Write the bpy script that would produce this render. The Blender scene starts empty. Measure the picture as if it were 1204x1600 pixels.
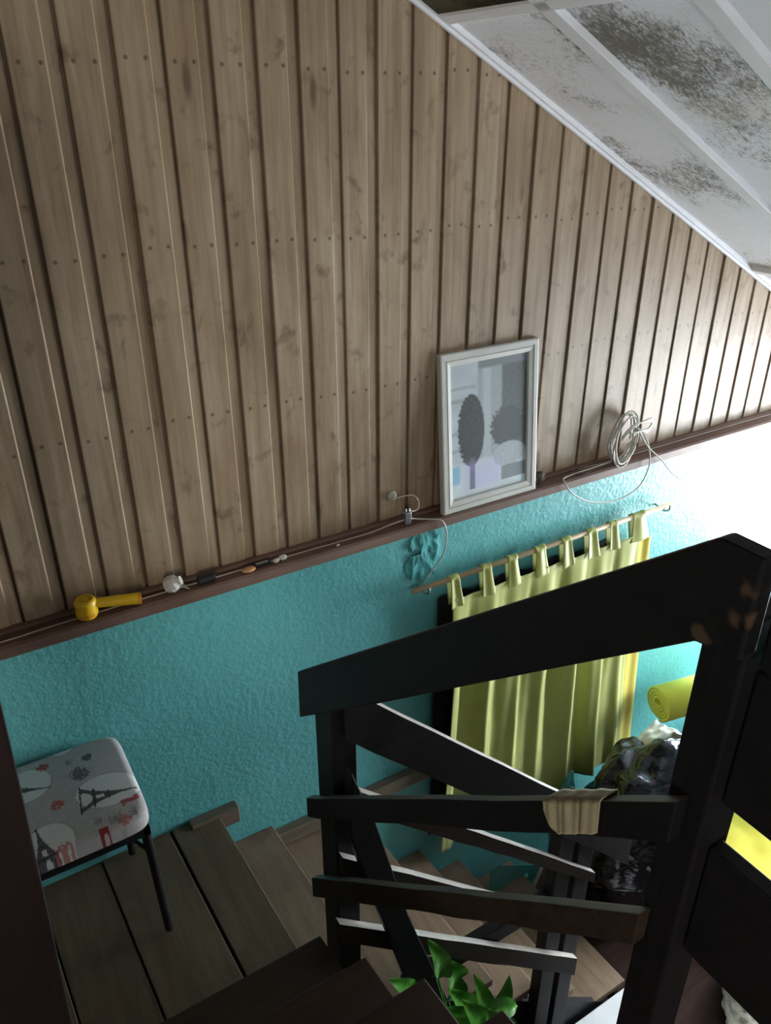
import bpy, bmesh, math, random
from mathutils import Vector, Matrix, noise

random.seed(7)
S = bpy.context.scene
COL = S.collection
PI = math.pi

# ------------------------------------------------------------------ camera
# world: X along the wall to the right, Y towards the wall (wall face y=1.8), Z up, upper landing z=0
EYE = 1.98
PITCH, YAW, FPX = math.radians(27.2), math.radians(31.5), 1230.0
cd = bpy.data.cameras.new('camera')
cd.sensor_fit = 'VERTICAL'
cd.sensor_height = 32.0
cd.lens = 32.0 * FPX / 1600.0
cd.clip_start = 0.02
cam = bpy.data.objects.new('camera', cd)
COL.objects.link(cam)
cam.location = (0, 0, EYE)
cam.rotation_euler = (PI / 2 - PITCH, 0, -YAW)
S.camera = cam

# ------------------------------------------------------------------ view, sky, lamps
S.view_settings.view_transform = 'Standard'
S.view_settings.look = 'None'
S.view_settings.gamma = 1
S.view_settings.use_curve_mapping = False
S.view_settings.exposure = 1.32

w = bpy.data.worlds.new('overcast_sky')
S.world = w
w.use_nodes = True
bgn = w.node_tree.nodes['Background']
bgn.inputs[0].default_value = (0.86, 0.93, 1.0, 1)
bgn.inputs[1].default_value = 3.0


def area(name, loc, target, sx, sy, power, color):
    l = bpy.data.lights.new(name, 'AREA')
    l.shape = 'RECTANGLE'
    l.size, l.size_y = sx, sy
    l.energy = power
    l.color = color
    o = bpy.data.objects.new(name, l)
    COL.objects.link(o)
    o.location = loc
    d = Vector(target) - Vector(loc)
    o.rotation_euler = d.to_track_quat('-Z', 'Y').to_euler()
    return o


# daylight just outside the window of the right wall and of the back wall
area('daylight_right', (4.13, 1.02, 0.18), (0, 1.02, 0.18), 1.15, 1.15, 57, (0.93, 0.96, 1.0))
area('daylight_back', (3.35, 2.05, 0.28), (3.2, 0, 0.1), 1.1, 0.9, 34, (0.86, 0.94, 1.0))
area('fill_behind', (-1.2, -2.3, 1.7), (0.1, 1.8, 1.9), 1.2, 0.9, 21, (1.0, 0.94, 0.85))  # added fill lamp standing inside the closed room, no opening there


# ------------------------------------------------------------------ node helpers
class NT:
    def __init__(s, name, rough=0.6, spec=0.5):
        s.m = bpy.data.materials.new(name)
        s.m.use_nodes = True
        s.t = s.m.node_tree
        s.b = s.t.nodes['Principled BSDF']
        s.b.inputs['Roughness'].default_value = rough
        s.b.inputs['Specular IOR Level'].default_value = spec
        s.tc = None

    def n(s, typ, **kw):
        nd = s.t.nodes.new(typ)
        for k, v in kw.items():
            setattr(nd, k, v)
        return nd

    def link(s, a, b):
        s.t.links.new(a, b)

    def val(s, sock, v):
        if hasattr(v, 'default_value') or hasattr(v, 'is_output'):
            s.link(v, sock)
        else:
            sock.default_value = v

    def coord(s, scale=(1, 1, 1), rot=(0, 0, 0)):
        if s.tc is None:
            s.tc = s.n('ShaderNodeTexCoord').outputs['Object']
        mp = s.n('ShaderNodeMapping')
        s.link(s.tc, mp.inputs[0])
        mp.inputs['Scale'].default_value = scale
        mp.inputs['Rotation'].default_value = rot
        return mp.outputs[0]

    def noise(s, vec, scale=5, detail=3, rough=0.5, dist=0.0):
        nd = s.n('ShaderNodeTexNoise')
        s.link(vec, nd.inputs['Vector'])
        nd.inputs['Scale'].default_value = scale
        nd.inputs['Detail'].default_value = detail
        nd.inputs['Roughness'].default_value = rough
        nd.inputs['Distortion'].default_value = dist
        return nd.outputs['Fac']

    def math(s, op, a, b=0.0, c=0.0):
        nd = s.n('ShaderNodeMath', operation=op)
        s.val(nd.inputs[0], a)
        s.val(nd.inputs[1], b)
        s.val(nd.inputs[2], c)
        return nd.outputs[0]

    def maprange(s, v, a, b, c=0.0, d=1.0, smooth=False):
        nd = s.n('ShaderNodeMapRange')
        if smooth:
            nd.interpolation_type = 'SMOOTHSTEP'
        s.link(v, nd.inputs[0])
        for i, x in enumerate((a, b, c, d)):
            nd.inputs[1 + i].default_value = x
        return nd.outputs[0]

    def ramp(s, v, stops):
        nd = s.n('ShaderNodeValToRGB')
        s.link(v, nd.inputs[0])
        e = nd.color_ramp.elements
        while len(e) < len(stops):
            e.new(0.5)
        for el, (p, c) in zip(e, stops):
            el.position = p
            el.color = (*c, 1)
        return nd.outputs[0]

    def mix(s, f, a, b, mode='MIX'):
        nd = s.n('ShaderNodeMix', data_type='RGBA', blend_type=mode)
        s.val(nd.inputs[0], f)
        for i, x in ((6, a), (7, b)):
            if isinstance(x, tuple):
                nd.inputs[i].default_value = (*x, 1)
            else:
                s.link(x, nd.inputs[i])
        return nd.outputs[2]

    def color(s, c):
        if isinstance(c, tuple):
            s.b.inputs['Base Color'].default_value = (*c, 1)
        else:
            s.link(c, s.b.inputs['Base Color'])

    def bump(s, h, strength=0.3, dist=0.005):
        nd = s.n('ShaderNodeBump')
        nd.inputs['Strength'].default_value = strength
        nd.inputs['Distance'].default_value = dist
        s.link(h, nd.inputs['Height'])
        s.link(nd.outputs[0], s.b.inputs['Normal'])


def plain(name, c, rough=0.6, var=0.15, scale=12, bump=0.0, bscale=60, spec=0.5, metal=0.0):
    t = NT(name, rough, spec)
    v = t.noise(t.coord(), scale, 4)
    lo = tuple(x * (1 - var) for x in c)
    hi = tuple(min(1, x * (1 + var)) for x in c)
    t.color(t.ramp(v, [(0.3, lo), (0.7, hi)]))
    t.b.inputs['Metallic'].default_value = metal
    if bump:
        t.bump(t.noise(t.coord(), bscale, 3), bump, 0.003)
    return t.m


def wood(name, dark, light, axis='y', rough=0.55, knots=True, scale=1.0, spec=0.4, bump=0.25, stain=None):
    t = NT(name, rough, spec)
    st = {'x': (1.2, 14, 14), 'y': (14, 1.2, 14), 'z': (14, 14, 1.2)}[axis]
    v = t.noise(t.coord(tuple(q * scale for q in st)), 2.2, 6, 0.62, 0.6)
    fine = t.noise(t.coord(tuple(q * scale * 6 for q in st)), 2.0, 3, 0.5)
    f = t.math('ADD', t.math('MULTIPLY', v, 0.75), t.math('MULTIPLY', fine, 0.25))
    c = t.ramp(f, [(0.3, dark), (0.72, light)])
    big = t.noise(t.coord(), 2.6, 4, 0.6)
    c = t.mix(t.maprange(big, 0.45, 0.75, 0, 0.5), c, tuple(x * 0.6 for x in dark))
    if knots:
        vo = t.n('ShaderNodeTexVoronoi')
        t.link(t.coord({'x': (3, 8, 8), 'y': (8, 3, 8), 'z': (8, 8, 3)}[axis]), vo.inputs['Vector'])
        vo.inputs['Scale'].default_value = 0.75
        c = t.mix(t.maprange(vo.outputs['Distance'], 0.06, 0.15, 0.75, 0, True), c, tuple(x * 0.35 for x in dark))
    if stain:
        sn = t.noise(t.coord(), 7.0, 5, 0.6)
        c = t.mix(t.maprange(sn, 0.56, 0.72, 0, 0.7), c, stain)
    t.color(c)
    t.bump(f, bump, 0.003)
    return t.m


M = {}


def boards_mat():
    t = NT('varnished_wall_boards', 0.42, 0.45)
    co = t.coord()
    sp = t.n('ShaderNodeSeparateXYZ')
    t.link(co, sp.inputs[0])
    x, z = sp.outputs[0], sp.outputs[2]
    u = t.math('DIVIDE', t.math('SUBTRACT', x, 1.27), 0.0997)
    idx = t.math('FLOOR', u)
    fr = t.math('FRACT', t.math('ADD', u, 40.0))
    wn = t.n('ShaderNodeTexWhiteNoise', noise_dimensions='1D')
    t.link(idx, wn.inputs['W'])
    r = wn.outputs['Value']
    off = t.n('ShaderNodeCombineXYZ')
    t.link(t.math('MULTIPLY', r, 9.0), off.inputs[2])
    va = t.n('ShaderNodeVectorMath', operation='ADD')
    t.link(co, va.inputs[0])
    t.link(off.outputs[0], va.inputs[1])

    def nz(sc, scale, det=5, ro=0.6, di=0.4):
        mp = t.n('ShaderNodeMapping')
        t.link(va.outputs[0], mp.inputs[0])
        mp.inputs['Scale'].default_value = sc
        return t.noise(mp.outputs[0], scale, det, ro, di)
    grain = nz((20, 1, 1.1), 2.2, 6)
    fine = nz((90, 1, 3), 2.0, 3)
    blot = nz((5, 1, 2.2), 1.3, 5)
    f = t.math('ADD', t.math('ADD', t.math('MULTIPLY', grain, 0.5), t.math('MULTIPLY', fine, 0.12)), t.math('MULTIPLY', blot, 0.38))
    c = t.ramp(f, [(0.34, (0.215, 0.14, 0.083)), (0.5, (0.38, 0.283, 0.188)), (0.66, (0.53, 0.432, 0.322))])
    c = t.mix(t.math('MULTIPLY', r, 0.35), c, (0.30, 0.20, 0.12))
    # dark blotches and knots
    spot = nz((9, 1, 7), 1.7, 4)
    c = t.mix(t.maprange(spot, 0.58, 0.72, 0, 0.75), c, (0.13, 0.08, 0.05))
    vo = t.n('ShaderNodeTexVoronoi')
    mp = t.n('ShaderNodeMapping')
    t.link(va.outputs[0], mp.inputs[0])
    mp.inputs['Scale'].default_value = (9, 1, 2.4)
    t.link(mp.outputs[0], vo.inputs['Vector'])
    vo.inputs['Scale'].default_value = 1.0
    c = t.mix(t.maprange(vo.outputs['Distance'], 0.05, 0.13, 0.8, 0, True), c, (0.12, 0.07, 0.045))
    # nail marks, two in every board on each batten row
    j = t.math('MULTIPLY', t.math('SUBTRACT', r, 0.5), 0.02)
    du = t.math('MULTIPLY', t.math('MINIMUM', t.math('ABSOLUTE', t.math('SUBTRACT', fr, 0.24)), t.math('ABSOLUTE', t.math('SUBTRACT', fr, 0.64))), 0.0997)
    zz = t.math('SUBTRACT', z, j)
    dz = t.math('ABSOLUTE', t.math('SUBTRACT', zz, 1.303))
    for rw in (1.70, 2.06):
        dz = t.math('MINIMUM', dz, t.math('ABSOLUTE', t.math('SUBTRACT', zz, rw)))
    d = t.math('SQRT', t.math('ADD', t.math('MULTIPLY', du, du), t.math('MULTIPLY', dz, dz)))
    c = t.mix(t.maprange(d, 0.002, 0.0065, 0.75, 0, True), c, (0.07, 0.045, 0.03))
    # darker brown towards the joints
    g = t.math('MINIMUM', fr, t.math('SUBTRACT', 1.0, fr))
    c = t.mix(t.maprange(g, 0.0, 0.06, 0.6, 0, True), c, (0.08, 0.05, 0.032))
    t.color(c)
    t.bump(f, 0.12, 0.003)
    return t.m


M['boards'] = boards_mat()


def teal_mat():
    t = NT('rough_teal_wall_paint', 0.38, 0.5)
    n1 = t.noise(t.coord(), 2.0, 4)
    n2 = t.noise(t.coord(), 55, 4, 0.6)
    n3 = t.noise(t.coord(), 14, 3, 0.6)
    c = t.ramp(n1, [(0.3, (0.11, 0.42, 0.425)), (0.7, (0.155, 0.50, 0.51))])
    c = t.mix(t.maprange(n3, 0.66, 0.74, 0, 0.35), c, (0.04, 0.24, 0.25))
    t.color(c)
    h = t.math('ADD', t.math('MULTIPLY', n2, 0.6), t.math('MULTIPLY', n3, 0.5))
    t.bump(h, 0.75, 0.006)
    return t.m


M['teal'] = teal_mat()


def mould_mat(name, base, mould, lo, hi):
    t = NT(name, 0.75, 0.25)
    a = t.noise(t.coord(), 3.2, 3, 0.5)
    b = t.noise(t.coord((1, 1, 1)), 34, 5, 0.75, 1.6)
    cc = t.noise(t.coord((1, 3.5, 1), (0, 0, 0.6)), 22, 4, 0.7, 2.5)
    k = t.math('ADD', t.math('ADD', t.math('MULTIPLY', a, 0.52), t.math('MULTIPLY', b, 0.3)), t.math('MULTIPLY', cc, 0.3))
    m = t.maprange(k, lo, hi, 0, 1, True)
    c = t.mix(m, base, mould)
    br = t.noise(t.coord(), 2.0, 3)
    c = t.mix(t.maprange(br, 0.55, 0.72, 0, 0.45), c, tuple(x * y for x, y in zip(base, (0.75, 0.62, 0.48))))
    t.color(c)
    t.bump(b, 0.35, 0.004)
    return t.m


M['panel'] = mould_mat('mouldy_white_ceiling_panel', (0.86, 0.88, 0.95), (0.20, 0.19, 0.17), 0.55, 0.68)
M['panel_dark'] = mould_mat('olive_ceiling_panel', (0.10, 0.09, 0.055), (0.03, 0.027, 0.018), 0.50, 0.62)  # darker olive tone for the panels above the cross batten
M['batten'] = plain('white_ceiling_batten_paint', (0.88, 0.90, 0.97), 0.5, 0.04, 9)
M['sill'] = wood('dark_red_brown_ledge_wood', (0.14, 0.078, 0.058), (0.25, 0.16, 0.125), 'x', 0.5, False)
M['landing'] = wood('worn_landing_planks', (0.105, 0.070, 0.042), (0.195, 0.137, 0.082), 'y', 0.5, True, stain=(0.12, 0.06, 0.04))
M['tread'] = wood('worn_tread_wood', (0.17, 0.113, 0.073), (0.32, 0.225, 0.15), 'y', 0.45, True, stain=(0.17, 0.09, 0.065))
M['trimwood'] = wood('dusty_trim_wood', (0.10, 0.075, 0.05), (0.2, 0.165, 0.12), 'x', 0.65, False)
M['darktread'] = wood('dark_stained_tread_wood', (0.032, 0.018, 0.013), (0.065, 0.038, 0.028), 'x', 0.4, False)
M['rail'] = wood('black_stained_rail_wood', (0.006, 0.006, 0.0075), (0.013, 0.012, 0.013), 'x', 0.5, False, spec=0.25)
M['rail_v'] = wood('black_stained_post_wood', (0.006, 0.006, 0.007), (0.013, 0.012, 0.013), 'z', 0.5, False, spec=0.25)
M['rail_worn'] = wood('worn_brown_rail_wood', (0.017, 0.011, 0.008), (0.045, 0.029, 0.020), 'x', 0.6, False, spec=0.2)
M['post_grey'] = wood('grey_worn_post_wood', (0.020, 0.019, 0.021), (0.040, 0.038, 0.041), 'z', 0.55, False, spec=0.25)
M['pale_edge'] = plain('pale_rail_top', (0.42, 0.38, 0.35), 0.45, 0.2, 14)
M['grey_edge'] = plain('grey_rail_top', (0.10, 0.09, 0.08), 0.5, 0.25, 14)
M['maroon'] = wood('dark_maroon_plank', (0.008, 0.0035, 0.004), (0.020, 0.008, 0.008), 'z', 0.5, False)
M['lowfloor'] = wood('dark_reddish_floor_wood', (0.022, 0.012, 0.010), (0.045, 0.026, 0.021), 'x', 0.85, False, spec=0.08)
M['inner'] = plain('dull_plaster', (0.30, 0.29, 0.26), 0.8)
M['underside'] = plain('dark_floor_underside', (0.05, 0.04, 0.035), 0.8)
M['white_paint'] = plain('white_gloss_paint', (0.78, 0.80, 0.82), 0.35, 0.04)
M['frame'] = plain('cream_white_frame_paint', (0.66, 0.66, 0.62), 0.4, 0.05)
M['black_metal'] = plain('black_metal', (0.012, 0.012, 0.013), 0.35)
M['pole'] = wood('pale_bamboo_pole', (0.50, 0.36, 0.20), (0.66, 0.50, 0.31), 'x', 0.45, False)
M['cable'] = plain('cream_cable_sheath', (0.62, 0.60, 0.54), 0.4, 0.08)
M['thin'] = plain('pinkish_white_wire', (0.55, 0.44, 0.38), 0.45, 0.08)
M['yellow_plastic'] = plain('yellow_plastic', (0.80, 0.50, 0.015), 0.35, 0.06)
M['orange_plastic'] = plain('orange_worn_plastic', (0.78, 0.30, 0.03), 0.4, 0.06)
M['white_plastic'] = plain('white_plastic', (0.62, 0.60, 0.56), 0.4, 0.08)
M['black_rubber'] = plain('black_rubber', (0.015, 0.015, 0.016), 0.5)
M['steel'] = plain('dull_steel', (0.45, 0.46, 0.46), 0.35, 0.1, metal=0.9)
M['tan'] = plain('tan_clay', (0.62, 0.34, 0.16), 0.6)
M['mud'] = plain('dried_mud', (0.10, 0.08, 0.065), 0.9, 0.5, 90, 0.8)
M['black_cloth'] = plain('black_cloth', (0.008, 0.008, 0.010), 0.9)
M['rag'] = plain('beige_rag_cloth', (0.34, 0.30, 0.19), 0.85, 0.15, 40, 0.3, 300)
M['paper'] = plain('crumpled_white_paper', (0.62, 0.62, 0.60), 0.7, 0.1)
M['beige_fur'] = plain('pale_beige_pile', (0.52, 0.49, 0.40), 0.95, 0.2, 60, 0.8, 150)
M['pot'] = plain('dark_green_pot_plastic', (0.03, 0.07, 0.05), 0.5)
M['soil'] = plain('potting_soil', (0.03, 0.02, 0.015), 0.95)


def cloth_mat(name, c, trans=0.25, rough=0.75):
    t = NT(name, rough, 0.3)
    v = t.noise(t.coord(), 6, 4)
    lo = tuple(x * 0.86 for x in c)
    hi = tuple(x * 1.08 for x in c)
    t.color(t.ramp(v, [(0.3, lo), (0.7, hi)]))
    t.b.inputs['Sheen Weight'].default_value = 0.25
    t.bump(t.noise(t.coord((1, 1, 1)), 400, 2), 0.1, 0.001)
    return t.m


M['curtain'] = cloth_mat('yellow_green_satin_curtain', (0.44, 0.47, 0.13), rough=0.45)
M['yellow_cloth'] = cloth_mat('bright_yellow_cloth', (0.60, 0.49, 0.045), rough=0.7)
M['yellow_mat'] = cloth_mat('yellow_foam_mat', (0.75, 0.74, 0.10), rough=0.6)


def bag_mat():
    t = NT('shiny_black_bin_bag', 0.16, 0.6)
    t.color((0.012, 0.013, 0.018))
    a = t.noise(t.coord((1, 1, 2.2)), 4.5, 3, 0.5, 0.8)
    t.bump(a, 0.8, 0.03)
    return t.m


M['bag'] = bag_mat()


def clear_mat(name, c, rough, trans, alpha=1.0):
    t = NT(name, rough, 0.5)
    t.color(c)
    t.b.inputs['Transmission Weight'].default_value = trans
    t.b.inputs['IOR'].default_value = 1.3
    t.b.inputs['Alpha'].default_value = alpha
    a = t.noise(t.coord((1, 1, 3)), 18, 4, 0.6, 1.2)
    t.bump(a, 0.7, 0.01)
    return t.m


M['tealbag'] = clear_mat('thin_teal_plastic', (0.10, 0.45, 0.42), 0.2, 0.5, 0.75)
M['glass'] = clear_mat('window_glass', (1, 1, 1), 0.02, 0.0, 0.04)


def leaf_mat():
    t = NT('glossy_green_leaf', 0.3, 0.5)
    a = t.noise(t.coord(), 25, 3)
    t.color(t.ramp(a, [(0.3, (0.03, 0.14, 0.015)), (0.7, (0.09, 0.32, 0.03))]))
    t.b.inputs['Subsurface Weight'].default_value = 0.0
    return t.m


M['leaf'] = leaf_mat()


def attr_mat(name, rough, coat=0.0, fabric=False):
    t = NT(name, rough, 0.4)
    at = t.n('ShaderNodeAttribute', attribute_name='print')
    c = at.outputs['Color']
    if fabric:
        c = t.mix(t.maprange(t.noise(t.coord(), 260, 2), 0.35, 0.65, 0, 0.10), c, (0.1, 0.1, 0.1))
        t.bump(t.noise(t.coord(), 500, 2), 0.15, 0.001)
    t.color(c)
    t.b.inputs['Coat Weight'].default_value = coat
    t.b.inputs['Coat Roughness'].default_value = 0.04
    return t.m


M['print'] = attr_mat('glazed_monochrome_print', 0.5, 0.6)
M['fabric'] = attr_mat('printed_seat_fabric', 0.8, 0.0, True)


# ------------------------------------------------------------------ object helpers
def obj(name, bm, m, parent=None, bevel=0.0, smooth=False, segs=2):
    me = bpy.data.meshes.new(name)
    bmesh.ops.recalc_face_normals(bm, faces=bm.faces)
    bm.to_mesh(me)
    bm.free()
    me.materials.append(m)
    if smooth:
        for p in me.polygons:
            p.use_smooth = True
    o = bpy.data.objects.new(name, me)
    COL.objects.link(o)
    if parent:
        o.parent = parent
        o.matrix_parent_inverse = Matrix.Translation(-parent.location)
    if bevel:
        b = o.modifiers.new('bevel', 'BEVEL')
        b.width = bevel
        b.segments = segs
        b.limit_method = 'ANGLE'
    return o


def thing(name, loc, label, cat, group=None):
    o = bpy.data.objects.new(name, None)
    o.empty_display_size = 0.05
    COL.objects.link(o)
    o.location = loc
    return tag(o, label, cat, group)


def tag(o, label, cat, group=None):
    o['label'] = label
    o['category'] = cat
    if group:
        o['group'] = group
    return o


def struct(o):
    o['kind'] = 'structure'
    return o


def box(bm, x0, x1, y0, y1, z0, z1):
    v = [bm.verts.new(p) for p in ((x0, y0, z0), (x1, y0, z0), (x1, y1, z0), (x0, y1, z0), (x0, y0, z1), (x1, y0, z1), (x1, y1, z1), (x0, y1, z1))]
    for f in ((0, 3, 2, 1), (4, 5, 6, 7), (0, 1, 5, 4), (1, 2, 6, 5), (2, 3, 7, 6), (3, 0, 4, 7)):
        bm.faces.new([v[i] for i in f])
    return v


def boxm(*a):
    bm = bmesh.new()
    box(bm, *a)
    return bm


def prism(poly, axis, t0, t1, bm=None):
    """poly in the two other axes (in x,y,z order), extruded along axis from t0 to t1"""
    bm = bm or bmesh.new()

    def P(a, b, t):
        return {'x': (t, a, b), 'y': (a, t, b), 'z': (a, b, t)}[axis]
    A = [bm.verts.new(P(a, b, t0)) for a, b in poly]
    B = [bm.verts.new(P(a, b, t1)) for a, b in poly]
    n = len(poly)
    bm.faces.new(A)
    bm.faces.new(B[::-1])
    for i in range(n):
        bm.faces.new((A[i], B[i], B[(i + 1) % n], A[(i + 1) % n]))
    return bm


def smoothpath(pts, k=6):
    out = []
    P = [Vector(p) for p in pts]
    P = [2 * P[0] - P[1]] + P + [2 * P[-1] - P[-2]]
    for i in range(1, len(P) - 2):
        for j in range(k):
            t = j / k
            a, b, c, d = P[i - 1], P[i], P[i + 1], P[i + 2]
            out.append(0.5 * ((2 * b) + (c - a) * t + (2 * a - 5 * b + 4 * c - d) * t * t + (3 * b - a - 3 * c + d) * t ** 3))
    out.append(P[-2])
    return out


def tube(bm, pts, r, seg=8, r1=None, closed=False):
    pts = [Vector(p) for p in pts]
    n = len(pts)
    rings = []
    nrm = None
    for i, p in enumerate(pts):
        if closed:
            d = (pts[(i + 1) % n] - pts[i - 1]).normalized()
        else:
            d = (pts[min(i + 1, n - 1)] - pts[max(i - 1, 0)]).normalized()
        if nrm is None:
            nrm = d.orthogonal().normalized()
        nrm = (nrm - d * nrm.dot(d)).normalized()
        bn = d.cross(nrm)
        rr = r if r1 is None else r + (r1 - r) * i / (n - 1)
        rings.append([bm.verts.new(p + (nrm * math.cos(a) + bn * math.sin(a)) * rr) for a in (2 * PI * k / seg for k in range(seg))])
    for i in range(n if closed else n - 1):
        A, B = rings[i], rings[(i + 1) % n]
        for k in range(seg):
            bm.faces.new((A[k], A[(k + 1) % seg], B[(k + 1) % seg], B[k]))
    if not closed:
        bm.faces.new(rings[0][::-1])
        bm.faces.new(rings[-1])
    return bm


def lathe(bm, prof, seg=24, mat=Matrix.Identity(4)):
    """prof: list of (r, z); closed with caps"""
    rings = []
    for r, z in prof:
        rings.append([bm.verts.new(mat @ Vector((r * math.cos(2 * PI * k / seg), r * math.sin(2 * PI * k / seg), z))) for k in range(seg)])
    for A, B in zip(rings, rings[1:]):
        for k in range(seg):
            bm.faces.new((A[k], A[(k + 1) % seg], B[(k + 1) % seg], B[k]))
    bm.faces.new(rings[0][::-1])
    bm.faces.new(rings[-1])
    return bm


def grid(bm, nu, nv, fn, mask=None):
    V = [[bm.verts.new(fn(i / nu, j / nv)) for j in range(nv + 1)] for i in range(nu + 1)]
    for i in range(nu):
        for j in range(nv):
            if mask is None or mask((i + 0.5) / nu, (j + 0.5) / nv):
                bm.faces.new((V[i][j], V[i + 1][j], V[i + 1][j + 1], V[i][j + 1]))
    return V


def solid(o, t, off=0.0):
    m = o.modifiers.new('thickness', 'SOLIDIFY')
    m.thickness = t
    m.offset = off
    return o


def blob(bm, c, r, sub=4, amp=0.15, freq=3.0, seed=0.0, flat=None):
    res = bmesh.ops.create_icosphere(bm, subdivisions=sub, radius=1.0)
    for v in res['verts']:
        d = v.co.normalized()
        q = d * freq + Vector((seed, seed * 1.7, -seed))
        k = 1 + amp * noise.noise(q) + amp * 0.5 * noise.noise(q * 2.7) + amp * 0.25 * noise.ridged_multi_fractal(q * 1.6, 1.0, 2.0, 3, 1.0, 2.0)
        p = Vector((d.x * r[0], d.y * r[1], d.z * r[2])) * k
        if flat is not None and p.z < flat - c[2]:
            p.z = flat - c[2]
        v.co = p + Vector(c)
    return bm


# ================================================================== THE ROOM
WY = 1.8
LOW = -1.26       # lower floor


def rake(x):
    return 2.153 - 0.511 * (x - 1.26)


# plastered wall below the ledge, with the window hole and rough openings left in it
WX0, WX1, WZ0, WZ1 = 2.74, 3.72, -0.12, 0.70


def wall_mesh():
    bm = bmesh.new()
    for a in ((-1.6, WX0, WY, WY + 0.14, LOW, 0.855), (WX1, 4.1, WY, WY + 0.14, LOW, 0.855), (WX0, WX1, WY, WY + 0.14, LOW, WZ0), (WX0, WX1, WY, WY + 0.14, WZ1, 0.855)):
        box(bm, *a)
    return bm


struct(obj('wall_back', wall_mesh(), M['teal']))

# matchboard wall above the ledge
bm = bmesh.new()
P0, PW = 1.27, 0.0997
prof = [(0.0, 0.016), (0.005, 0.016), (0.006, 0.0015), (0.008, 0.0), (0.0725, 0.0), (0.0762, 0.0045), (0.0994, 0.0045), (0.0997, 0.016)]
rng = random.Random(3)
for i in range(-29, 28):
    x0 = P0 + i * PW
    if x0 > 4.0:
        break
    jy = rng.uniform(-0.0012, 0.0012)
    base, top = [], []
    for a, d in prof:
        x = x0 + a
        zt = min(rake(x), 3.2) + 0.02
        y = WY - 0.012 + d + jy
        base.append(bm.verts.new((x, y, 0.86)))
        top.append(bm.verts.new((x, y, max(zt, 0.87))))
    for k in range(len(prof) - 1):
        bm.faces.new((base[k], base[k + 1], top[k + 1], top[k]))
bw = obj('wall_back.001', bm, M['boards'])
struct(bw)
bm = bmesh.new()
prism([(-1.62, 0.855), (4.1, 0.855), (4.1, rake(4.1) + 0.3), (-1.62, rake(-1.62) + 0.3)], 'y', WY + 0.012, WY + 0.14, bm)
struct(obj('wall_back.002', bm, M['inner']))

# ledge where the two meet
bm = bmesh.new()
prism([(1.72, 0.836), (1.7205, 0.862), (1.726, 0.868), (1.80, 0.868), (1.80, 0.836)], 'x', -1.6, 4.0, bm)
struct(obj('trim_1', bm, M['sill']))
bm = boxm(-1.6, 4.0, 1.770, 1.792, 0.868, 0.878)
struct(obj('trim_2', bm, M['sill'], bevel=0.002))
# trim board on the teal wall along the upper steps, and the landing's own
struct(obj('trim_3', boxm(0.655, 1.29, 1.765, 1.80, -0.255, -0.195), M['trimwood'], bevel=0.004))
struct(obj('trim_4', boxm(0.385, 0.54, 1.765, 1.80, -0.05, 0.014), M['trimwood'], bevel=0.004))

# right wall with its window
bm = bmesh.new()
RY0, RY1, RZ0, RZ1 = 0.42, 1.60, -0.40, 0.76
for a in ((3.95, 4.1, -3.0, RY0, LOW, 0.95), (3.95, 4.1, RY1, 1.94, LOW, 0.95), (3.95, 4.1, RY0, RY1, LOW, RZ0), (3.95, 4.1, RY0, RY1, RZ1, 0.95)):
    box(bm, *a)
struct(obj('wall_right', bm, M['teal']))


def window(name, x0, x1, y0, y1, z0, z1, along):
    bm = bmesh.new()
    fw = 0.045
    if along == 'x':
        for a in ((x0, x0 + fw, y0, y1, z0, z1), (x1 - fw, x1, y0, y1, z0, z1), (x0, x1, y0, y1, z0, z0 + fw), (x0, x1, y0, y1, z1 - fw, z1), ((x0 + x1) / 2 - 0.02, (x0 + x1) / 2 + 0.02, y0, y1, z0, z1)):
            box(bm, *a)
    else:
        for a in ((x0, x1, y0, y0 + fw, z0, z1), (x0, x1, y1 - fw, y1, z0, z1), (x0, x1, y0, y1, z0, z0 + fw), (x0, x1, y0, y1, z1 - fw, z1), (x0, x1, (y0 + y1) / 2 - 0.02, (y0 + y1) / 2 + 0.02, z0, z1)):
            box(bm, *a)
    return struct(obj(name, bm, M['white_paint']))


w1 = window('window_1', WX0, WX1, WY + 0.09, WY + 0.12, WZ0, WZ1, 'x')
w2 = window('window_2', 4.05, 4.08, RY0, RY1, RZ0, RZ1, 'y')
obj('pane', boxm(WX0 + 0.04, WX1 - 0.04, WY + 0.103, WY + 0.107, WZ0 + 0.04, WZ1 - 0.04), M['glass'], w1)
obj('pane', boxm(4.063, 4.067, RY0 + 0.04, RY1 - 0.04, RZ0 + 0.04, RZ1 - 0.04), M['glass'], w2)

# the unseen sides of the room
struct(obj('wall_left', boxm(-1.75, -1.6, -3.0, 1.94, LOW, 3.6), M['inner']))
struct(obj('wall_front', boxm(-1.75, 4.1, -3.1, -3.0, LOW, 3.6), M['inner']))
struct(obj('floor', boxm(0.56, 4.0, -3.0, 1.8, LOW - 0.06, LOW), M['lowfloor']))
struct(obj('floor.001', boxm(-1.6, 0.52, -3.0, 0.32, 0.80, 0.90), M['landing'], bevel=0.004))
struct(obj('floor.002', boxm(-1.6, 0.56, -3.0, 1.8, LOW - 0.06, LOW), M['underside']))

# landing: planks with dark gaps between them
PL = [(-0.42, -0.245), (-0.24, -0.06), (-0.055, 0.117), (0.122, 0.322), (0.331, 0.475)]
bm = bmesh.new()
for i, (a, b) in enumerate(PL):
    s = 0.033
    dz = (0, 0.002, -0.002, 0.001, 0.0)[i]
    prism([(a, WY), (b, WY), (b + s, 0.9), (a + s, 0.9)], 'z', -0.035, dz, bm)
lf = obj('floor.003', bm, M['landing'], bevel=0.0025)
struct(lf)
struct(obj('floor.004', boxm(-1.6, 0.46, 0.9, 1.8, -0.10, -0.036), M['underside']))

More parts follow.
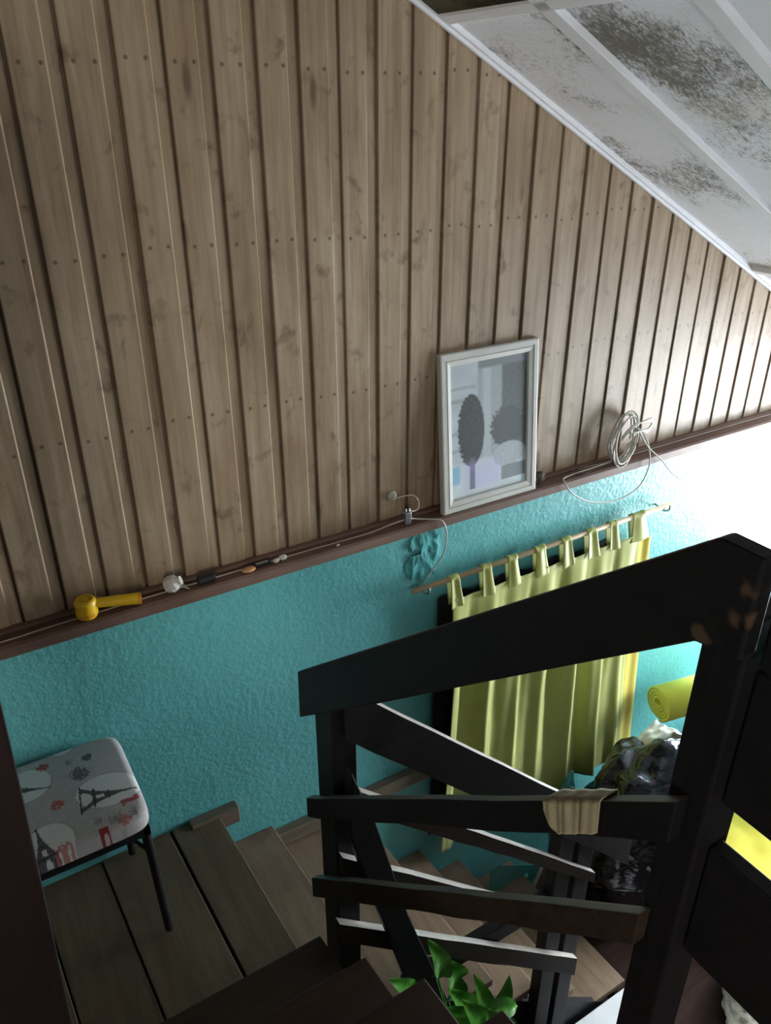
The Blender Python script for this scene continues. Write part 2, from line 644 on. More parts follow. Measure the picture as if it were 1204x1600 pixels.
# ceiling: sloping panels, battens
def slope_prism(x0, x1, y0, y1, lo, hi, bm=None):
    return prism([(x0, rake(x0) + lo), (x1, rake(x1) + lo), (x1, rake(x1) + hi), (x0, rake(x0) + hi)], 'y', y0, y1, bm)


bm = bmesh.new()
slope_prism(1.25, 2.60, 1.40, 1.80, 0.012, 0.03, bm)
slope_prism(2.60, 4.05, 1.40, 1.80, 0.012, 0.03, bm)
for (a, b) in ((1.25, 2.14), (2.14, 3.1), (3.1, 4.05)):
    slope_prism(a, b, 1.04, 1.42, 0.012, 0.03, bm)
    slope_prism(a, b, 0.66, 1.06, 0.012, 0.03, bm)
    slope_prism(a, b, -3.0, 0.68, 0.012, 0.03, bm)
struct(obj('ceiling', bm, M['panel']))
bm = bmesh.new()
slope_prism(-1.7, 1.25, -3.0, 1.80, -0.001, 0.05, bm)
struct(obj('ceiling.001', bm, M['panel_dark']))
bm = bmesh.new()
slope_prism(-1.75, 4.12, -3.1, 1.94, 0.055, 0.12, bm)
struct(obj('ceiling.002', bm, M['underside']))
k = 5
for y in (1.421, 1.058, 0.68):
    struct(obj('trim_%d' % k, slope_prism(1.0, 4.0, y - 0.021, y + 0.021, -0.006, 0.03), M['batten'], bevel=0.002))
    k += 1
struct(obj('trim_8', slope_prism(0.9, 4.0, 1.774, 1.788, -0.010, 0.03), M['batten'], bevel=0.003))
struct(obj('trim_9', slope_prism(1.0, 4.0, 1.762, 1.7735, -0.002, 0.03), M['batten'], bevel=0.002))
struct(obj('trim_10', slope_prism(1.222, 1.252, -0.5, 1.762, -0.006, 0.03), M['batten'], bevel=0.002))
struct(obj('trim_11', slope_prism(2.125, 2.15, 1.079, 1.40, -0.004, 0.03), M['batten'], bevel=0.002))
struct(obj('trim_12', slope_prism(2.59, 2.62, 1.442, 1.762, -0.004, 0.03), M['batten'], bevel=0.002))

# ================================================================== STAIRS
st = thing('lower_staircase', (0.5, 1.45, LOW), 'worn brown wooden steps going down to the right along the teal wall', 'stairs')
edges = [(-0.17, 0.455, 0.655), (-0.262, 0.63, 0.86), (-0.475, 0.835, 1.065), (-0.67, 1.04, 1.262), (-0.86, 1.235, 1.468), (-1.06, 1.44, 1.765)]
YI = 1.135
for i, (z, a, b) in enumerate(edges):
    bm = prism([(a, WY - 0.001), (b, WY - 0.001), (b + 0.03, YI), (a + 0.03, YI)], 'z', z - 0.032, z)
    obj('tread', bm, M['tread'], st, bevel=0.003)
    zb = edges[i + 1][0] if i < 5 else LOW
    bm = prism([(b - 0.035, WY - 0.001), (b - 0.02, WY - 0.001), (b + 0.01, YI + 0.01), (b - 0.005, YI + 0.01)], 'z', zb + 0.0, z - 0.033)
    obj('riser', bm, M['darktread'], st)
bm = prism([(0.46, -0.205), (0.66, -0.205), (1.76, -1.17), (1.76, -1.26), (1.50, -1.26), (0.46, -0.40)], 'y', YI - 0.001, YI + 0.02)
obj('stringer', bm, M['rail'], st)
bm = prism([(0.436, -0.17), (0.45, -0.17), (0.45, -0.036), (0.436, -0.036)], 'y', YI + 0.01, WY - 0.001)
obj('riser', bm, M['darktread'], st)

su = thing('upper_staircase', (0.1, 0.75, 0.0), 'dark stained open treads rising from the landing at the bottom of the picture', 'stairs')
ut = [(0.18, 1.140, 0.511), (0.36, 0.932, 0.521), (0.54, 0.736, 0.536), (0.72, 0.538, 0.546)]
for z, y, xr in ut:
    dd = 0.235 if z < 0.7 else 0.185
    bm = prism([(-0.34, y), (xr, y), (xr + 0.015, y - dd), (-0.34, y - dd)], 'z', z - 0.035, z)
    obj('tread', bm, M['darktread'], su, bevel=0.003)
for x in (0.40, -0.338):
    bm = prism([(1.10, 0.001), (1.10, 0.145), (1.0, 0.145), (0.33, 0.79), (0.33, 0.64), (1.0, 0.001)], 'x', x, x + 0.035)
    obj('stringer', bm, M['rail'], su)

# ================================================================== RAILINGS
def worn_rail_mat():
    # black stain rubbed through to bare wood in a few places near the high end
    m = M['rail'].copy()
    m.name = 'rubbed_black_rail_wood'
    nt = m.node_tree
    bs = nt.nodes['Principled BSDF']
    src = bs.inputs['Base Color'].links[0].from_socket
    tc = nt.nodes.new('ShaderNodeTexCoord').outputs['Object']
    nz = nt.nodes.new('ShaderNodeTexNoise')
    nt.links.new(tc, nz.inputs['Vector'])
    nz.inputs['Scale'].default_value = 70
    for (y, z, r) in SPOTS:
        vm = nt.nodes.new('ShaderNodeVectorMath')
        vm.operation = 'DISTANCE'
        nt.links.new(tc, vm.inputs[0])
        vm.inputs[1].default_value = (0.518, y, z)
        ad = nt.nodes.new('ShaderNodeMath')
        ad.operation = 'MULTIPLY_ADD'
        nt.links.new(nz.outputs['Fac'], ad.inputs[0])
        ad.inputs[1].default_value = 0.018
        nt.links.new(vm.outputs['Value'], ad.inputs[2])
        mr = nt.nodes.new('ShaderNodeMapRange')
        nt.links.new(ad.outputs[0], mr.inputs[0])
        for i, v in enumerate((r + 0.005, r + 0.010, 0.8, 0.0)):
            mr.inputs[1 + i].default_value = v
        mx = nt.nodes.new('ShaderNodeMix')
        mx.data_type = 'RGBA'
        nt.links.new(mr.outputs[0], mx.inputs[0])
        nt.links.new(src, mx.inputs[6])
        mx.inputs[7].default_value = (0.085, 0.055, 0.035, 1)
        src = mx.outputs[2]
    nt.links.new(src, bs.inputs['Base Color'])
    return m


SPOTS = ((0.329, 1.578, 0.010), (0.298, 1.640, 0.007), (0.287, 1.616, 0.009), (0.304, 1.611, 0.008))
rg = thing('upper_stair_railing', (0.57, 1.12, -0.03), 'black wooden railing with wide handrail rising to the right in the foreground', 'railing')
obj('newel_post', boxm(0.541, 0.598, 1.0915, 1.168, -0.1695, 0.955), M['rail_v'], rg, bevel=0.003)
obj('post', boxm(0.541, 0.594, 0.298, 0.342, -0.45, 1.60), M['rail_v'], rg, bevel=0.003)
bm = prism([(1.192, 0.950), (0.332, 1.672), (0.290, 1.672), (0.290, 1.575), (0.334, 1.568), (0.60, 1.338), (0.917, 1.062), (1.196, 0.825)], 'x', 0.540 - 0.022, 0.540)
hr = obj('handrail', bm, worn_rail_mat(), rg, bevel=0.003)


def wobbly(poly_top, poly_bot):
    return poly_top + poly_bot[::-1]


rr = random.Random(5)


def plank(y0, z0, y1, z1, h0, h1, ax, t0, t1, seed, n=14, wob=0.003):
    """rough hand-sawn rail between two points in a vertical plane, ragged edges"""
    q = random.Random(seed)
    top, bot = [], []
    for i in range(n + 1):
        t = i / n
        y, z, h = y0 + (y1 - y0) * t, z0 + (z1 - z0) * t, h0 + (h1 - h0) * t
        top.append((y, z + q.uniform(-wob, wob) * 0.5))
        bot.append((y, z - h + q.uniform(-wob, wob)))
    return prism(top + bot[::-1], ax, t0, t1)


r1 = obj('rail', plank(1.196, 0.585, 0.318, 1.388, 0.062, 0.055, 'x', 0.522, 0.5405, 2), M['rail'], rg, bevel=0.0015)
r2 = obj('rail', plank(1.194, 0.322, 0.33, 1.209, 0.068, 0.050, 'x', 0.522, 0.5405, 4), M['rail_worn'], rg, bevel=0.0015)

# worn bare patches on the post and handrail are on the wood itself
lr = thing('lower_stair_railing', (1.3, 1.09, LOW), 'black and brown wooden railing sloping down to the right beside the lower steps', 'railing')
obj('post', boxm(1.263, 1.326, 1.091, 1.133, LOW, 0.24), M['post_grey'], lr, bevel=0.003)
obj('post', boxm(1.350, 1.416, 1.091, 1.133, LOW, 0.15), M['post_grey'], lr, bevel=0.003)
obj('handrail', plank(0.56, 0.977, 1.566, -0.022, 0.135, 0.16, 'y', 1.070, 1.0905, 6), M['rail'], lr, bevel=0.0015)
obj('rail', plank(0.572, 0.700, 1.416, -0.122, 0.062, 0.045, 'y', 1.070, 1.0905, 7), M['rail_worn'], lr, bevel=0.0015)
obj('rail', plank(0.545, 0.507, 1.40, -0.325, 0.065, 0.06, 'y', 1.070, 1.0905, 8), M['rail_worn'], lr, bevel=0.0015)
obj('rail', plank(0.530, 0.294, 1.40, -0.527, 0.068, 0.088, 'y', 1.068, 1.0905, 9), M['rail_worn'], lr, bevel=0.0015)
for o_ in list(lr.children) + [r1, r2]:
    # upper faces take a paler material than the sides
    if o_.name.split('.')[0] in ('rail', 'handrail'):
        o_.data.materials.append(M['pale_edge'] if o_ not in (r1, r2) else M['grey_edge'])
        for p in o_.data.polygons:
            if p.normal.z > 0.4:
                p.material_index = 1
# leaning brace and the level strut that ties it to the posts
bm = prism([(0.556, 0.78), (0.608, 0.62), (0.70, 0.24), (0.851, -0.263), (0.93, -0.55), (0.84, -0.55), (0.704, -0.035), (0.609, 0.351), (0.548, 0.60)], 'y', 1.035, 1.067)
obj('brace', bm, M['rail_v'], lr, bevel=0.003)
obj('strut', boxm(0.74, 1.262, 1.095, 1.130, -0.215, -0.150), M['rail'], lr, bevel=0.003)

lv = thing('upper_floor_railing', (0.57, 0.0, 0.9), 'black level wooden railing continuing towards the viewer at the right edge', 'railing')
obj('handrail', boxm(0.542, 0.60, -0.9, 0.288, 1.56, 1.668), M['rail'], lv, bevel=0.004)
obj('rail', boxm(0.560, 0.580, -0.9, 0.296, 1.385, 1.543), M['rail'], lv, bevel=0.002)  # added board, fills the gap where the dark room beyond would show
obj('rail', boxm(0.560, 0.580, -0.9, 0.296, 1.166, 1.324), M['rail'], lv, bevel=0.002)
obj('post', boxm(0.545, 0.597, -0.80, -0.74, 0.80, 1.559), M['rail_v'], lv, bevel=0.003)

# rag tied over the upper rail
def rag_fn(u, v):
    y = 0.482 + (0.402 - 0.482) * u
    zt = 1.388 + (y - 0.318) * (0.585 - 1.388) / (1.196 - 0.318) + 0.002
    y += 0.001 * math.sin(u * 19)
    s = v * 0.14
    if s < 0.055:
        return (0.5465, y, zt - 0.055 + s)
    if s < 0.078:
        return (0.5465 - (s - 0.055) * 1.28, y, zt + 0.003)
    dz = s - 0.078
    L = 0.012 + 0.034 * min(1, max(0, (u - 0.02) / 0.22)) ** 0.6
    dz = dz / 0.062 * L
    return (0.517 - 0.001 * math.sin(u * 18) - 0.0007 * math.sin(u * 41 + 2), y - dz * 0.22 * (1 - u * 0.7) - 0.0 * u, zt - dz)


bm = bmesh.new()
grid(bm, 40, 30, rag_fn)
o = solid(obj('rag', bm, M['rag'], smooth=True), 0.0016)
tag(o, 'small beige rag folded over the upper rail near the right post', 'rag')

# plank at the left edge
o = obj('upright_plank', prism([(-0.30, 0.361), (-0.052, 0.361), (-0.033, 0.83), (-0.012, 1.30), (0.012, 2.0), (-0.24, 2.0)], 'y', 0.755, 0.80), M['maroon'], bevel=0.004)
tag(o, 'dark maroon upright plank cut by the left edge beside the stool', 'plank')

# ================================================================== STOOL
sx0, sx1, sy0, sy1 = -0.155, 0.228, 1.450, 1.786
scx, scy, hx, hy = (sx0 + sx1) / 2, (sy0 + sy1) / 2, (sx1 - sx0) / 2, (sy1 - sy0) / 2
stool = thing('padded_stool', (scx, scy, 0.0), 'square stool with landmark-tower printed seat and black metal legs on the landing', 'stool')


def seat_color(x, y):
    n = noise.noise(Vector((x * 60, y * 60, 1)))
    n2 = noise.noise(Vector((x * 9, y * 9, 4)))
    g = 0.50 + 0.04 * n + 0.05 * n2
    c = [g * 1.0, g * 0.93, g * 0.93]

    def inside(cx, cy, rx, ry, a=0.0):
        dx, dy = x - cx, y - cy
        ca, sa = math.cos(a), math.sin(a)
        return ((dx * ca + dy * sa) / rx) ** 2 + ((-dx * sa + dy * ca) / ry) ** 2 < 1

    def put(col, f=1.0):
        for i in range(3):
            c[i] = c[i] * (1 - f) + col[i] * f
    # lines of faint script between the pictures
    row = (y * 1.0 - 0.25 * x) * 95
    if abs(row - round(row)) < 0.16 and noise.noise(Vector((x * 55, round(row) * 3.1, 9))) > 0.02 and n2 > -0.15:
        put((0.25, 0.25, 0.26), 0.35)
    disc = [(0.158, 1.577, 0.077, 0.056), (-0.012, 1.692, 0.055, 0.058), (0.0, 1.478, 0.056, 0.062), (0.10, 1.86, 0.05, 0.1), (-0.12, 1.55, 0.05, 0.055)]
    for (cx, cy, rx, ry) in disc:
        if inside(cx, cy, rx + 0.002, ry + 0.002, -0.2):
            put((0.2, 0.2, 0.2), 0.5)
        if inside(cx, cy, rx, ry, -0.2):
            put((0.74, 0.73, 0.72), 1.0)

    def tower(bx, by, tx, ty, wdt):
        ax, ay = tx - bx, ty - by
        L = math.hypot(ax, ay)
        ax, ay = ax / L, ay / L
        s = (x - bx) * ax + (y - by) * ay
        t = abs(-(x - bx) * ay + (y - by) * ax)
        q = s / L
        if 0 < q < 1:
            half = wdt * (0.06 + 0.94 * (1 - q) ** 2.3)
            arch = q < 0.22 and t < wdt * 0.55 * math.sqrt(max(0, 1 - (q / 0.22) ** 2))
            win = 0.28 < q < 0.42 and t < wdt * 0.12
            if t < half and not arch and not win:
                lat = (math.sin(s * 900) * math.sin(t * 1100)) > 0.2
                put((0.17, 0.17, 0.175) if lat else (0.06, 0.06, 0.065))
            if (abs(q - 0.25) < 0.018 and t < wdt * 0.72) or (abs(q - 0.5) < 0.015 and t < wdt * 0.34) or (q < 0.03 and t < wdt * 1.05):
                put((0.05, 0.05, 0.055))
    tower(0.088, 1.572, 0.222, 1.552, 0.043)
    tower(-0.01, 1.425, -0.02, 1.54, 0.042)
    tower(-0.075, 1.70, 0.04, 1.655, 0.028)

    def blotch(cx, cy, r, col, seed, thr=0.0):
        d = math.hypot(x - cx, y - cy) / r
        if d < 1 and noise.noise(Vector((x * 150, y * 150, seed))) > thr - (1 - d) * 0.7:
            put(col, 0.85)
    blotch(0.039, 1.588, 0.017, (0.45, 0.09, 0.08), 2)
    blotch(0.026, 1.452, 0.022, (0.50, 0.17, 0.14), 3, 0.1)
    blotch(0.031, 1.739, 0.016, (0.35, 0.06, 0.06), 4)
    blotch(0.169, 1.466, 0.016, (0.50, 0.17, 0.15), 5, 0.1)
    blotch(0.150, 1.478, 0.018, (0.22, 0.24, 0.23), 6, 0.2)
    blotch(0.195, 1.478, 0.014, (0.22, 0.24, 0.23), 6, 0.2)
    blotch(0.109, 1.666, 0.026, (0.10, 0.09, 0.10), 7, 0.05)
    blotch(0.138, 1.716, 0.014, (0.05, 0.06, 0.06), 8, 0.0)
    blotch(0.093, 1.721, 0.012, (0.20, 0.22, 0.20), 9, 0.1)
    blotch(0.111, 1.493, 0.012, (0.25, 0.25, 0.25), 10, 0.1)
    blotch(-0.08, 1.61, 0.018, (0.45, 0.09, 0.08), 11)
    # dog-like red scribble and a red stamp
    if inside(0.193, 1.519, 0.022, 0.0065, -0.15) or inside(0.178, 1.516, 0.004, 0.012) or inside(0.212, 1.522, 0.006, 0.01):
        put((0.40, 0.05, 0.07), 0.9)
    if abs(x - 0.118) < 0.011 and abs(y - 1.452) < 0.015:
        put((0.30, 0.03, 0.03))
        if math.hypot(x - 0.119, y - 1.446) < 0.0065:
            put((0.6, 0.5, 0.5))
    return (max(0, c[0]), max(0, c[1]), max(0, c[2]), 1)


def paint(o, fn):
    me = o.data
    at = me.color_attributes.new('print', 'FLOAT_COLOR', 'POINT')
    buf = []
    for v in me.vertices:
        buf.extend(fn(v.co))
    at.data.foreach_set('color', buf)


# cushion: dense top, rounded sides
def cush(u, v):
    a, b = 2 * u - 1, 2 * v - 1
    n = 9.0
    m = max(abs(a), abs(b))
    if m > 1e-6:
        s = m / (abs(a) ** n + abs(b) ** n) ** (1 / n)
    else:
        s = 1
    x, y = a * s, b * s
    mm = (abs(x) ** n + abs(y) ** n) ** (1 / n)
    e = max(0, (mm - 0.90) / 0.10)
    z = 0.466 + 0.008 * (1 - mm ** 2) - 0.014 * (1 - math.sqrt(max(0, 1 - e * e)))
    return (scx + x * hx, scy + y * hy, z)


bm = bmesh.new()
V = grid(bm, 190, 170, cush)
# skirt down the sides
nu, nv = 190, 170
loop = [V[i][0] for i in range(nu)] + [V[nu][j] for j in range(nv)] + [V[nu - i][nv] for i in range(nu)] + [V[0][nv - j] for j in range(nv)]
prev = loop
for dz, k in ((0.010, 1.004), (0.022, 1.004), (0.030, 0.995), (0.034, 0.975)):
    new = [bm.verts.new((scx + (v.co.x - scx) * k, scy + (v.co.y - scy) * k, 0.452 - dz)) for v in loop]
    for i in range(len(loop)):
        j = (i + 1) % len(loop)
        bm.faces.new((prev[i], prev[j], new[j], new[i]))
    prev = new
bm.faces.new(prev)
seat = obj('seat', bm, M['fabric'], stool, smooth=True)
paint(seat, lambda c: seat_color(c.x, c.y))
bm = bmesh.new()
for a in ((sx0 + 0.01, sx1 - 0.008, sy0 + 0.006, sy0 + 0.024, 0.394, 0.419), (sx0 + 0.01, sx1 - 0.008, sy1 - 0.024, sy1 - 0.006, 0.394, 0.419), (sx0 + 0.008, sx0 + 0.026, sy0 + 0.006, sy1 - 0.006, 0.394, 0.419), (sx1 - 0.026, sx1 - 0.008, sy0 + 0.006, sy1 - 0.006, 0.394, 0.419)):
    box(bm, *a)
obj('seat_frame', bm, M['black_metal'], stool, bevel=0.002)
for lx, ly, fx, fy in ((sx1 - 0.02, sy0 + 0.02, 0.222, 1.478), (sx1 - 0.02, sy1 - 0.02, 0.205, 1.772), (sx0 + 0.02, sy0 + 0.02, -0.15, 1.478), (sx0 + 0.02, sy1 - 0.02, -0.15, 1.772)):
    bm = bmesh.new()
    tube(bm, smoothpath([(lx, ly, 0.415), (lx * 0.6 + fx * 0.4, ly * 0.6 + fy * 0.4, 0.27), (fx, fy, 0.012)], 5), 0.0115, 12)
    lg = obj('leg', bm, M['black_metal'], stool, smooth=True)
    bm = bmesh.new()
    lathe(bm, [(0.010, 0.0005), (0.014, 0.002), (0.014, 0.018), (0.011, 0.021)], 12, Matrix.Translation((fx, fy, 0)))
    ft = obj('foot_cap', bm, M['black_rubber'], lg)
    ft.matrix_parent_inverse = Matrix.Translation(-stool.location)
    if fy < 1.6:
        bm = bmesh.new()
        sgn = -1 if lx > scx else 1
        tube(bm, [(lx, ly, 0.33), (lx + sgn * 0.035, ly, 0.395)], 0.005, 8)
        obj('gusset', bm, M['black_metal'], stool)

# ================================================================== PICTURE ON THE LEDGE
PFW, PFH = 0.366, 0.492
pf = thing('framed_picture', (1.269, 1.728, 0.8685), 'cream-white framed black-and-white picture leaning on the ledge', 'picture')
tilt = -math.atan2(0.048, PFH)


def pmat():
    # local x right, local z up, local y into the wall; a slight turn to follow its rest
    return Matrix.Translation((1.269, 1.727, 0.8685)) @ Matrix.Rotation(tilt, 4, 'X')


PM = pmat()


def local_obj(name, bm, m, parent, **kw):
    bmesh.ops.transform(bm, matrix=PM, verts=bm.verts)
    return obj(name, bm, m, parent, **kw)


bm = bmesh.new()
mo = [(0, 0.020), (0, 0.002), (0.004, 0.0), (0.017, 0.0), (0.019, 0.003), (0.022, 0.003), (0.024, 0.001), (0.036, 0.003), (0.039, 0.008), (0.039, 0.020)]
cor = [(0, 0), (PFW, 0), (PFW, PFH), (0, PFH)]
rings = []
for (cx, cz) in cor:
    sx = 1 if cx == 0 else -1
    sz = 1 if cz == 0 else -1
    rings.append([bm.verts.new((cx + sx * d, h, cz + sz * d)) for d, h in mo])
for i in range(4):
    A, B = rings[i], rings[(i + 1) % 4]
    for k in range(len(mo)):
        k2 = (k + 1) % len(mo)
        bm.faces.new((A[k], B[k], B[k2], A[k2]))
local_obj('frame', bm, M['frame'], pf)


def pic_color(u, v):
    """plain monochrome street corner: pale sky and wall, pillar, dark doorway, dark clump, pale mound"""
    n = noise.noise(Vector((u * 6, v * 9, 0)))
    nf = noise.noise(Vector((u * 30, v * 45, 3)))
    g = 0.40 + 0.05 * n

    def sm(a, b, t):
        t = max(0, min(1, (t - a) / (b - a)))
        return t * t * (3 - 2 * t)

    def mixv(a, b, f):
        return a + (b - a) * f
    g = mixv(g, 0.30 + 0.04 * nf, sm(0.33, 0.36, u) * sm(0.25, 0.3, v))       # masonry
    g = mixv(g, 0.38, sm(0.40, 0.43, u) * (1 - sm(0.50, 0.53, u)))             # pillar
    g = mixv(g, 0.10 + 0.02 * nf, sm(0.64, 0.68, u) * sm(0.22, 0.27, v))      # dark doorway
    g = mixv(g, 0.16, sm(0.35, 0.37, u) * sm(0.93, 0.95, v))                   # lintel
    # ground
    g = mixv(g, 0.52 + 0.05 * n, 1 - sm(0.24, 0.30, v + 0.04 * n))
    for zz in (0.82, 0.74, 0.50, 0.37):
        if u < 0.33 and abs(v - zz - 0.01 * n) < 0.012:
            g *= 0.75
    # tall dark cypress-like clump at left
    cxx = 0.26 + 0.02 * nf
    hw = 0.17 * math.sqrt(max(0, 1 - ((v - 0.50) / 0.27) ** 2)) if abs(v - 0.5) < 0.27 else 0
    d = abs(u - cxx) - hw
    g = mixv(g, 0.045 + 0.012 * nf, 1 - sm(-0.01, 0.012, d + 0.012 * nf)) if hw > 0 else g
    if 0.05 < v < 0.30:
        d = abs(u - 0.27) - 0.035
        g = mixv(g, 0.09, 1 - sm(-0.01, 0.01, d))
    # dark shrub at right with a pale mound of stone in front
    d = math.hypot((u - 0.74) / 0.22, (v - 0.47) / 0.16) - 1
    g = mixv(g, 0.07, 1 - sm(-0.08, 0.10, d + 0.25 * nf))
    d = math.hypot((u - 0.76) / 0.22, (v - 0.26) / 0.095) - 1
    g = mixv(g, 0.36 + 0.06 * nf, 1 - sm(-0.06, 0.06, d + 0.1 * nf))
    if u > 0.66 and 0.06 < v < 0.17:
        g = mixv(g, 0.12, 0.8)
    c = [g * 0.90, g * 1.02, g * 1.08]
    # mottled blue and violet fading of the print near its foot
    f = sm(0.10, 0.22, u) * (1 - sm(0.58, 0.70, u)) * (1 - sm(0.20, 0.30, v)) * sm(0.02, 0.08, v) * (0.6 + 0.4 * n)
    c = [mixv(a, b, 0.55 * f) for a, b in zip(c, (0.34, 0.30, 0.62))]
    f = (1 - sm(0.08, 0.14, u)) * sm(0.10, 0.13, v) * (1 - sm(0.24, 0.27, v))
    c = [mixv(a, b, 0.7 * f) for a, b in zip(c, (0.10, 0.35, 0.50))]
    return (c[0] * 1.45, c[1] * 1.45, c[2] * 1.45, 1)


bm = bmesh.new()
x0, x1, z0_, z1_ = 0.037, PFW - 0.037, 0.037, PFH - 0.037
grid(bm, 130, 190, lambda u, v: (x0 + (x1 - x0) * u, 0.0095, z0_ + (z1_ - z0_) * v))
pr = obj('print', bm, M['print'], pf)
paint(pr, lambda c: pic_color((c.x - x0) / (x1 - x0), (c.z - z0_) / (z1_ - z0_)))
pr.data.transform(PM)
local_obj('backing', boxm(0.03, PFW - 0.03, 0.012, 0.018, 0.03, PFH - 0.03), M['black_cloth'], pf)

# ================================================================== CURTAIN AND ROD
ROD0, ROD1, RZ = Vector((1.175, 1.752, 0.612)), Vector((2.385, 1.752, 0.608)), 0.61
cr = thing('curtain_rod', (1.78, 1.752, 0.61), 'thin pale wooden curtain rod across the teal wall', 'curtain rod')
bm = bmesh.new()
tube(bm, [ROD0, ROD1], 0.0095, 12)
obj('pole', bm, M['pole'], cr, smooth=True)
for x in (1.225, 2.345):
    bm = bmesh.new()
    tube(bm, smoothpath([(x, 1.81, 0.600), (x, 1.775, 0.588), (x, 1.750, 0.589), (x, 1.734, 0.603), (x, 1.733, 0.619)], 5), 0.004, 8)
    obj('hook', bm, M['steel'], cr, smooth=True)

TABS = [(1.312, 1.350), (1.443, 1.483), (1.555, 1.597), (1.677, 1.724), (1.801, 1.844), (1.922, 1.967), (2.034, 2.074), (2.151, 2.225)]
cu = thing('tab_top_curtain', (1.75, 1.74, -0.64), 'yellow-green satin curtain hanging by tabs from the rod', 'curtain')


def fold(u, v, ph=0.0):
    """depth of the folds: u along the width, v from top (0) to hem (1)"""
    a = 0.12 + 0.88 * min(1, v * 3.5)
    s = math.sin(u * 2 * PI * 6.6 + 0.8 * math.sin(v * 2.1 + 1) + ph)
    s2 = math.sin(u * 2 * PI * 4.7 + 1.3 + v * 1.2)
    s3 = math.sin(u * 2 * PI * 17 + 3 * math.sin(v * 2.5))
    return a * (0.016 * s + 0.010 * s2 + 0.003 * s3) + 0.004 * noise.noise(Vector((u * 9, v * 6, 2)))


def cur_fn(u, v):
    xl = 1.316 - 0.008 * v
    xr = 2.19 + 0.12 * v + 0
    x = xl + (xr - xl) * u + 0.006 * math.sin(u * 40 + v * 3)
    # scalloped top between the tabs
    zt = 0.542
    zb = -0.648 + 0.012 * math.sin(u * 19 + 1) - 0.02 * abs(math.sin(u * 8)) + 0.02 * u
    for a, b in TABS:
        m = (a + b) / 2
        if abs(x - m) < 0.03:
            zt = 0.545
    return (x, 1.728 - fold(u, v), zt + (zb - zt) * v)


bm = bmesh.new()
grid(bm, 260, 70, cur_fn)
solid(obj('drape', bm, M['curtain'], cu, smooth=True), 0.0015)
for i, (a, b) in enumerate(TABS):
    bm = bmesh.new()

    def tab(u, v, a=a, b=b, i=i):
        x = a + (b - a) * u
        pinch = 1.35 - 0.40 * min(1, v / 0.35) if v < 0.5 else 0.95
        x = (a + b) / 2 + (x - (a + b) / 2) * pinch
        cyc = -0.003 * math.cos(u * 2 * PI * 1.0 + i * 1.3)
        # loop: front up, over the rod, back down
        if v < 0.42:
            t = v / 0.42
            return (x, 1.7185 + 0.0195 * t + cyc, 0.518 + (0.606 - 0.515) * t)
        if v < 0.62:
            t = (v - 0.42) / 0.20 * PI
            return (x, 1.752 - 0.0135 * math.cos(t), 0.610 + 0.0135 * math.sin(t) + cyc * 0.4)
        t = (v - 0.62) / 0.38
        return (x, 1.7655 - 0.022 * t, 0.608 + (0.520 - 0.608) * t)
    grid(bm, 10, 36, tab)
    solid(obj('tab', bm, M['curtain'], cu, smooth=True), 0.0014)


def ycl(u, v):
    x = 2.08 + (2.285 + 0.11 * v - 2.08) * u
    return (x, 1.757 - 0.006 * math.sin(u * 9 + v) - 0.004 * math.sin(u * 21), 0.500 - 1.11 * v)


bm = bmesh.new()
grid(bm, 40, 50, ycl)
o = solid(obj('yellow_cloth', bm, M['yellow_cloth'], smooth=True), 0.0015)
tag(o, 'bright yellow cloth showing past the right side of the green curtain', 'cloth')


def bcl(u, v):
    return (1.297 + 0.80 * u + 0.003 * math.sin(v * 11), 1.783 + 0.004 * math.sin(u * 60 + 2 * v), 0.525 + 0.006 * math.sin(u * 22) - (1.12 + 0.01 * math.sin(u * 9)) * v)


bm = bmesh.new()
grid(bm, 90, 40, bcl)
o = solid(obj('black_cloth', bm, M['black_cloth'], smooth=True), 0.002)
tag(o, 'black cloth hanging behind the green curtain, its left edge showing', 'cloth')

# broken plaster: raised and chipped ridges on the wall under the ledge
bm = bmesh.new()


def chip(u, v):
    x, z = 1.17 + 0.15 * u, 0.60 + 0.20 * v
    e = min(u, 1 - u, v, 1 - v)
    fal = min(1, e * 5)
    h = 0.002 + noise.ridged_multi_fractal(Vector((x * 17, z * 13, 5)), 1.0, 2.1, 3, 1.0, 2.0) * 0.007 + noise.noise(Vector((x * 40, z * 30, 1))) * 0.003
    return (x, WY - 0.001 - fal * max(0, h), z)


grid(bm, 60, 80, chip, lambda u, v: ((u - 0.5) / 0.47) ** 2 + ((v - 0.5) / 0.48) ** 2 + 0.8 * noise.noise(Vector((u * 4, v * 4, 7))) < 0.8)
bmesh.ops.delete(bm, geom=[v for v in bm.verts if not v.link_faces], context='VERTS')
ch = struct(obj('wall_back.003', bm, plain('chipped_teal_plaster', (0.075, 0.33, 0.335), 0.7, 0.2, 30, 0.3, 80, spec=0.2), smooth=True))
if sum(p.normal.y for p in ch.data.polygons) > 0:
    ch.data.flip_normals()

# ================================================================== CABLES AND ODDS ON THE LEDGE
LZ = 0.8685


def mesh_thing(name, bm, m, label, cat, group=None, smooth=True, bevel=0.0):
    return tag(obj(name, bm, m, smooth=smooth, bevel=bevel), label, cat, group)


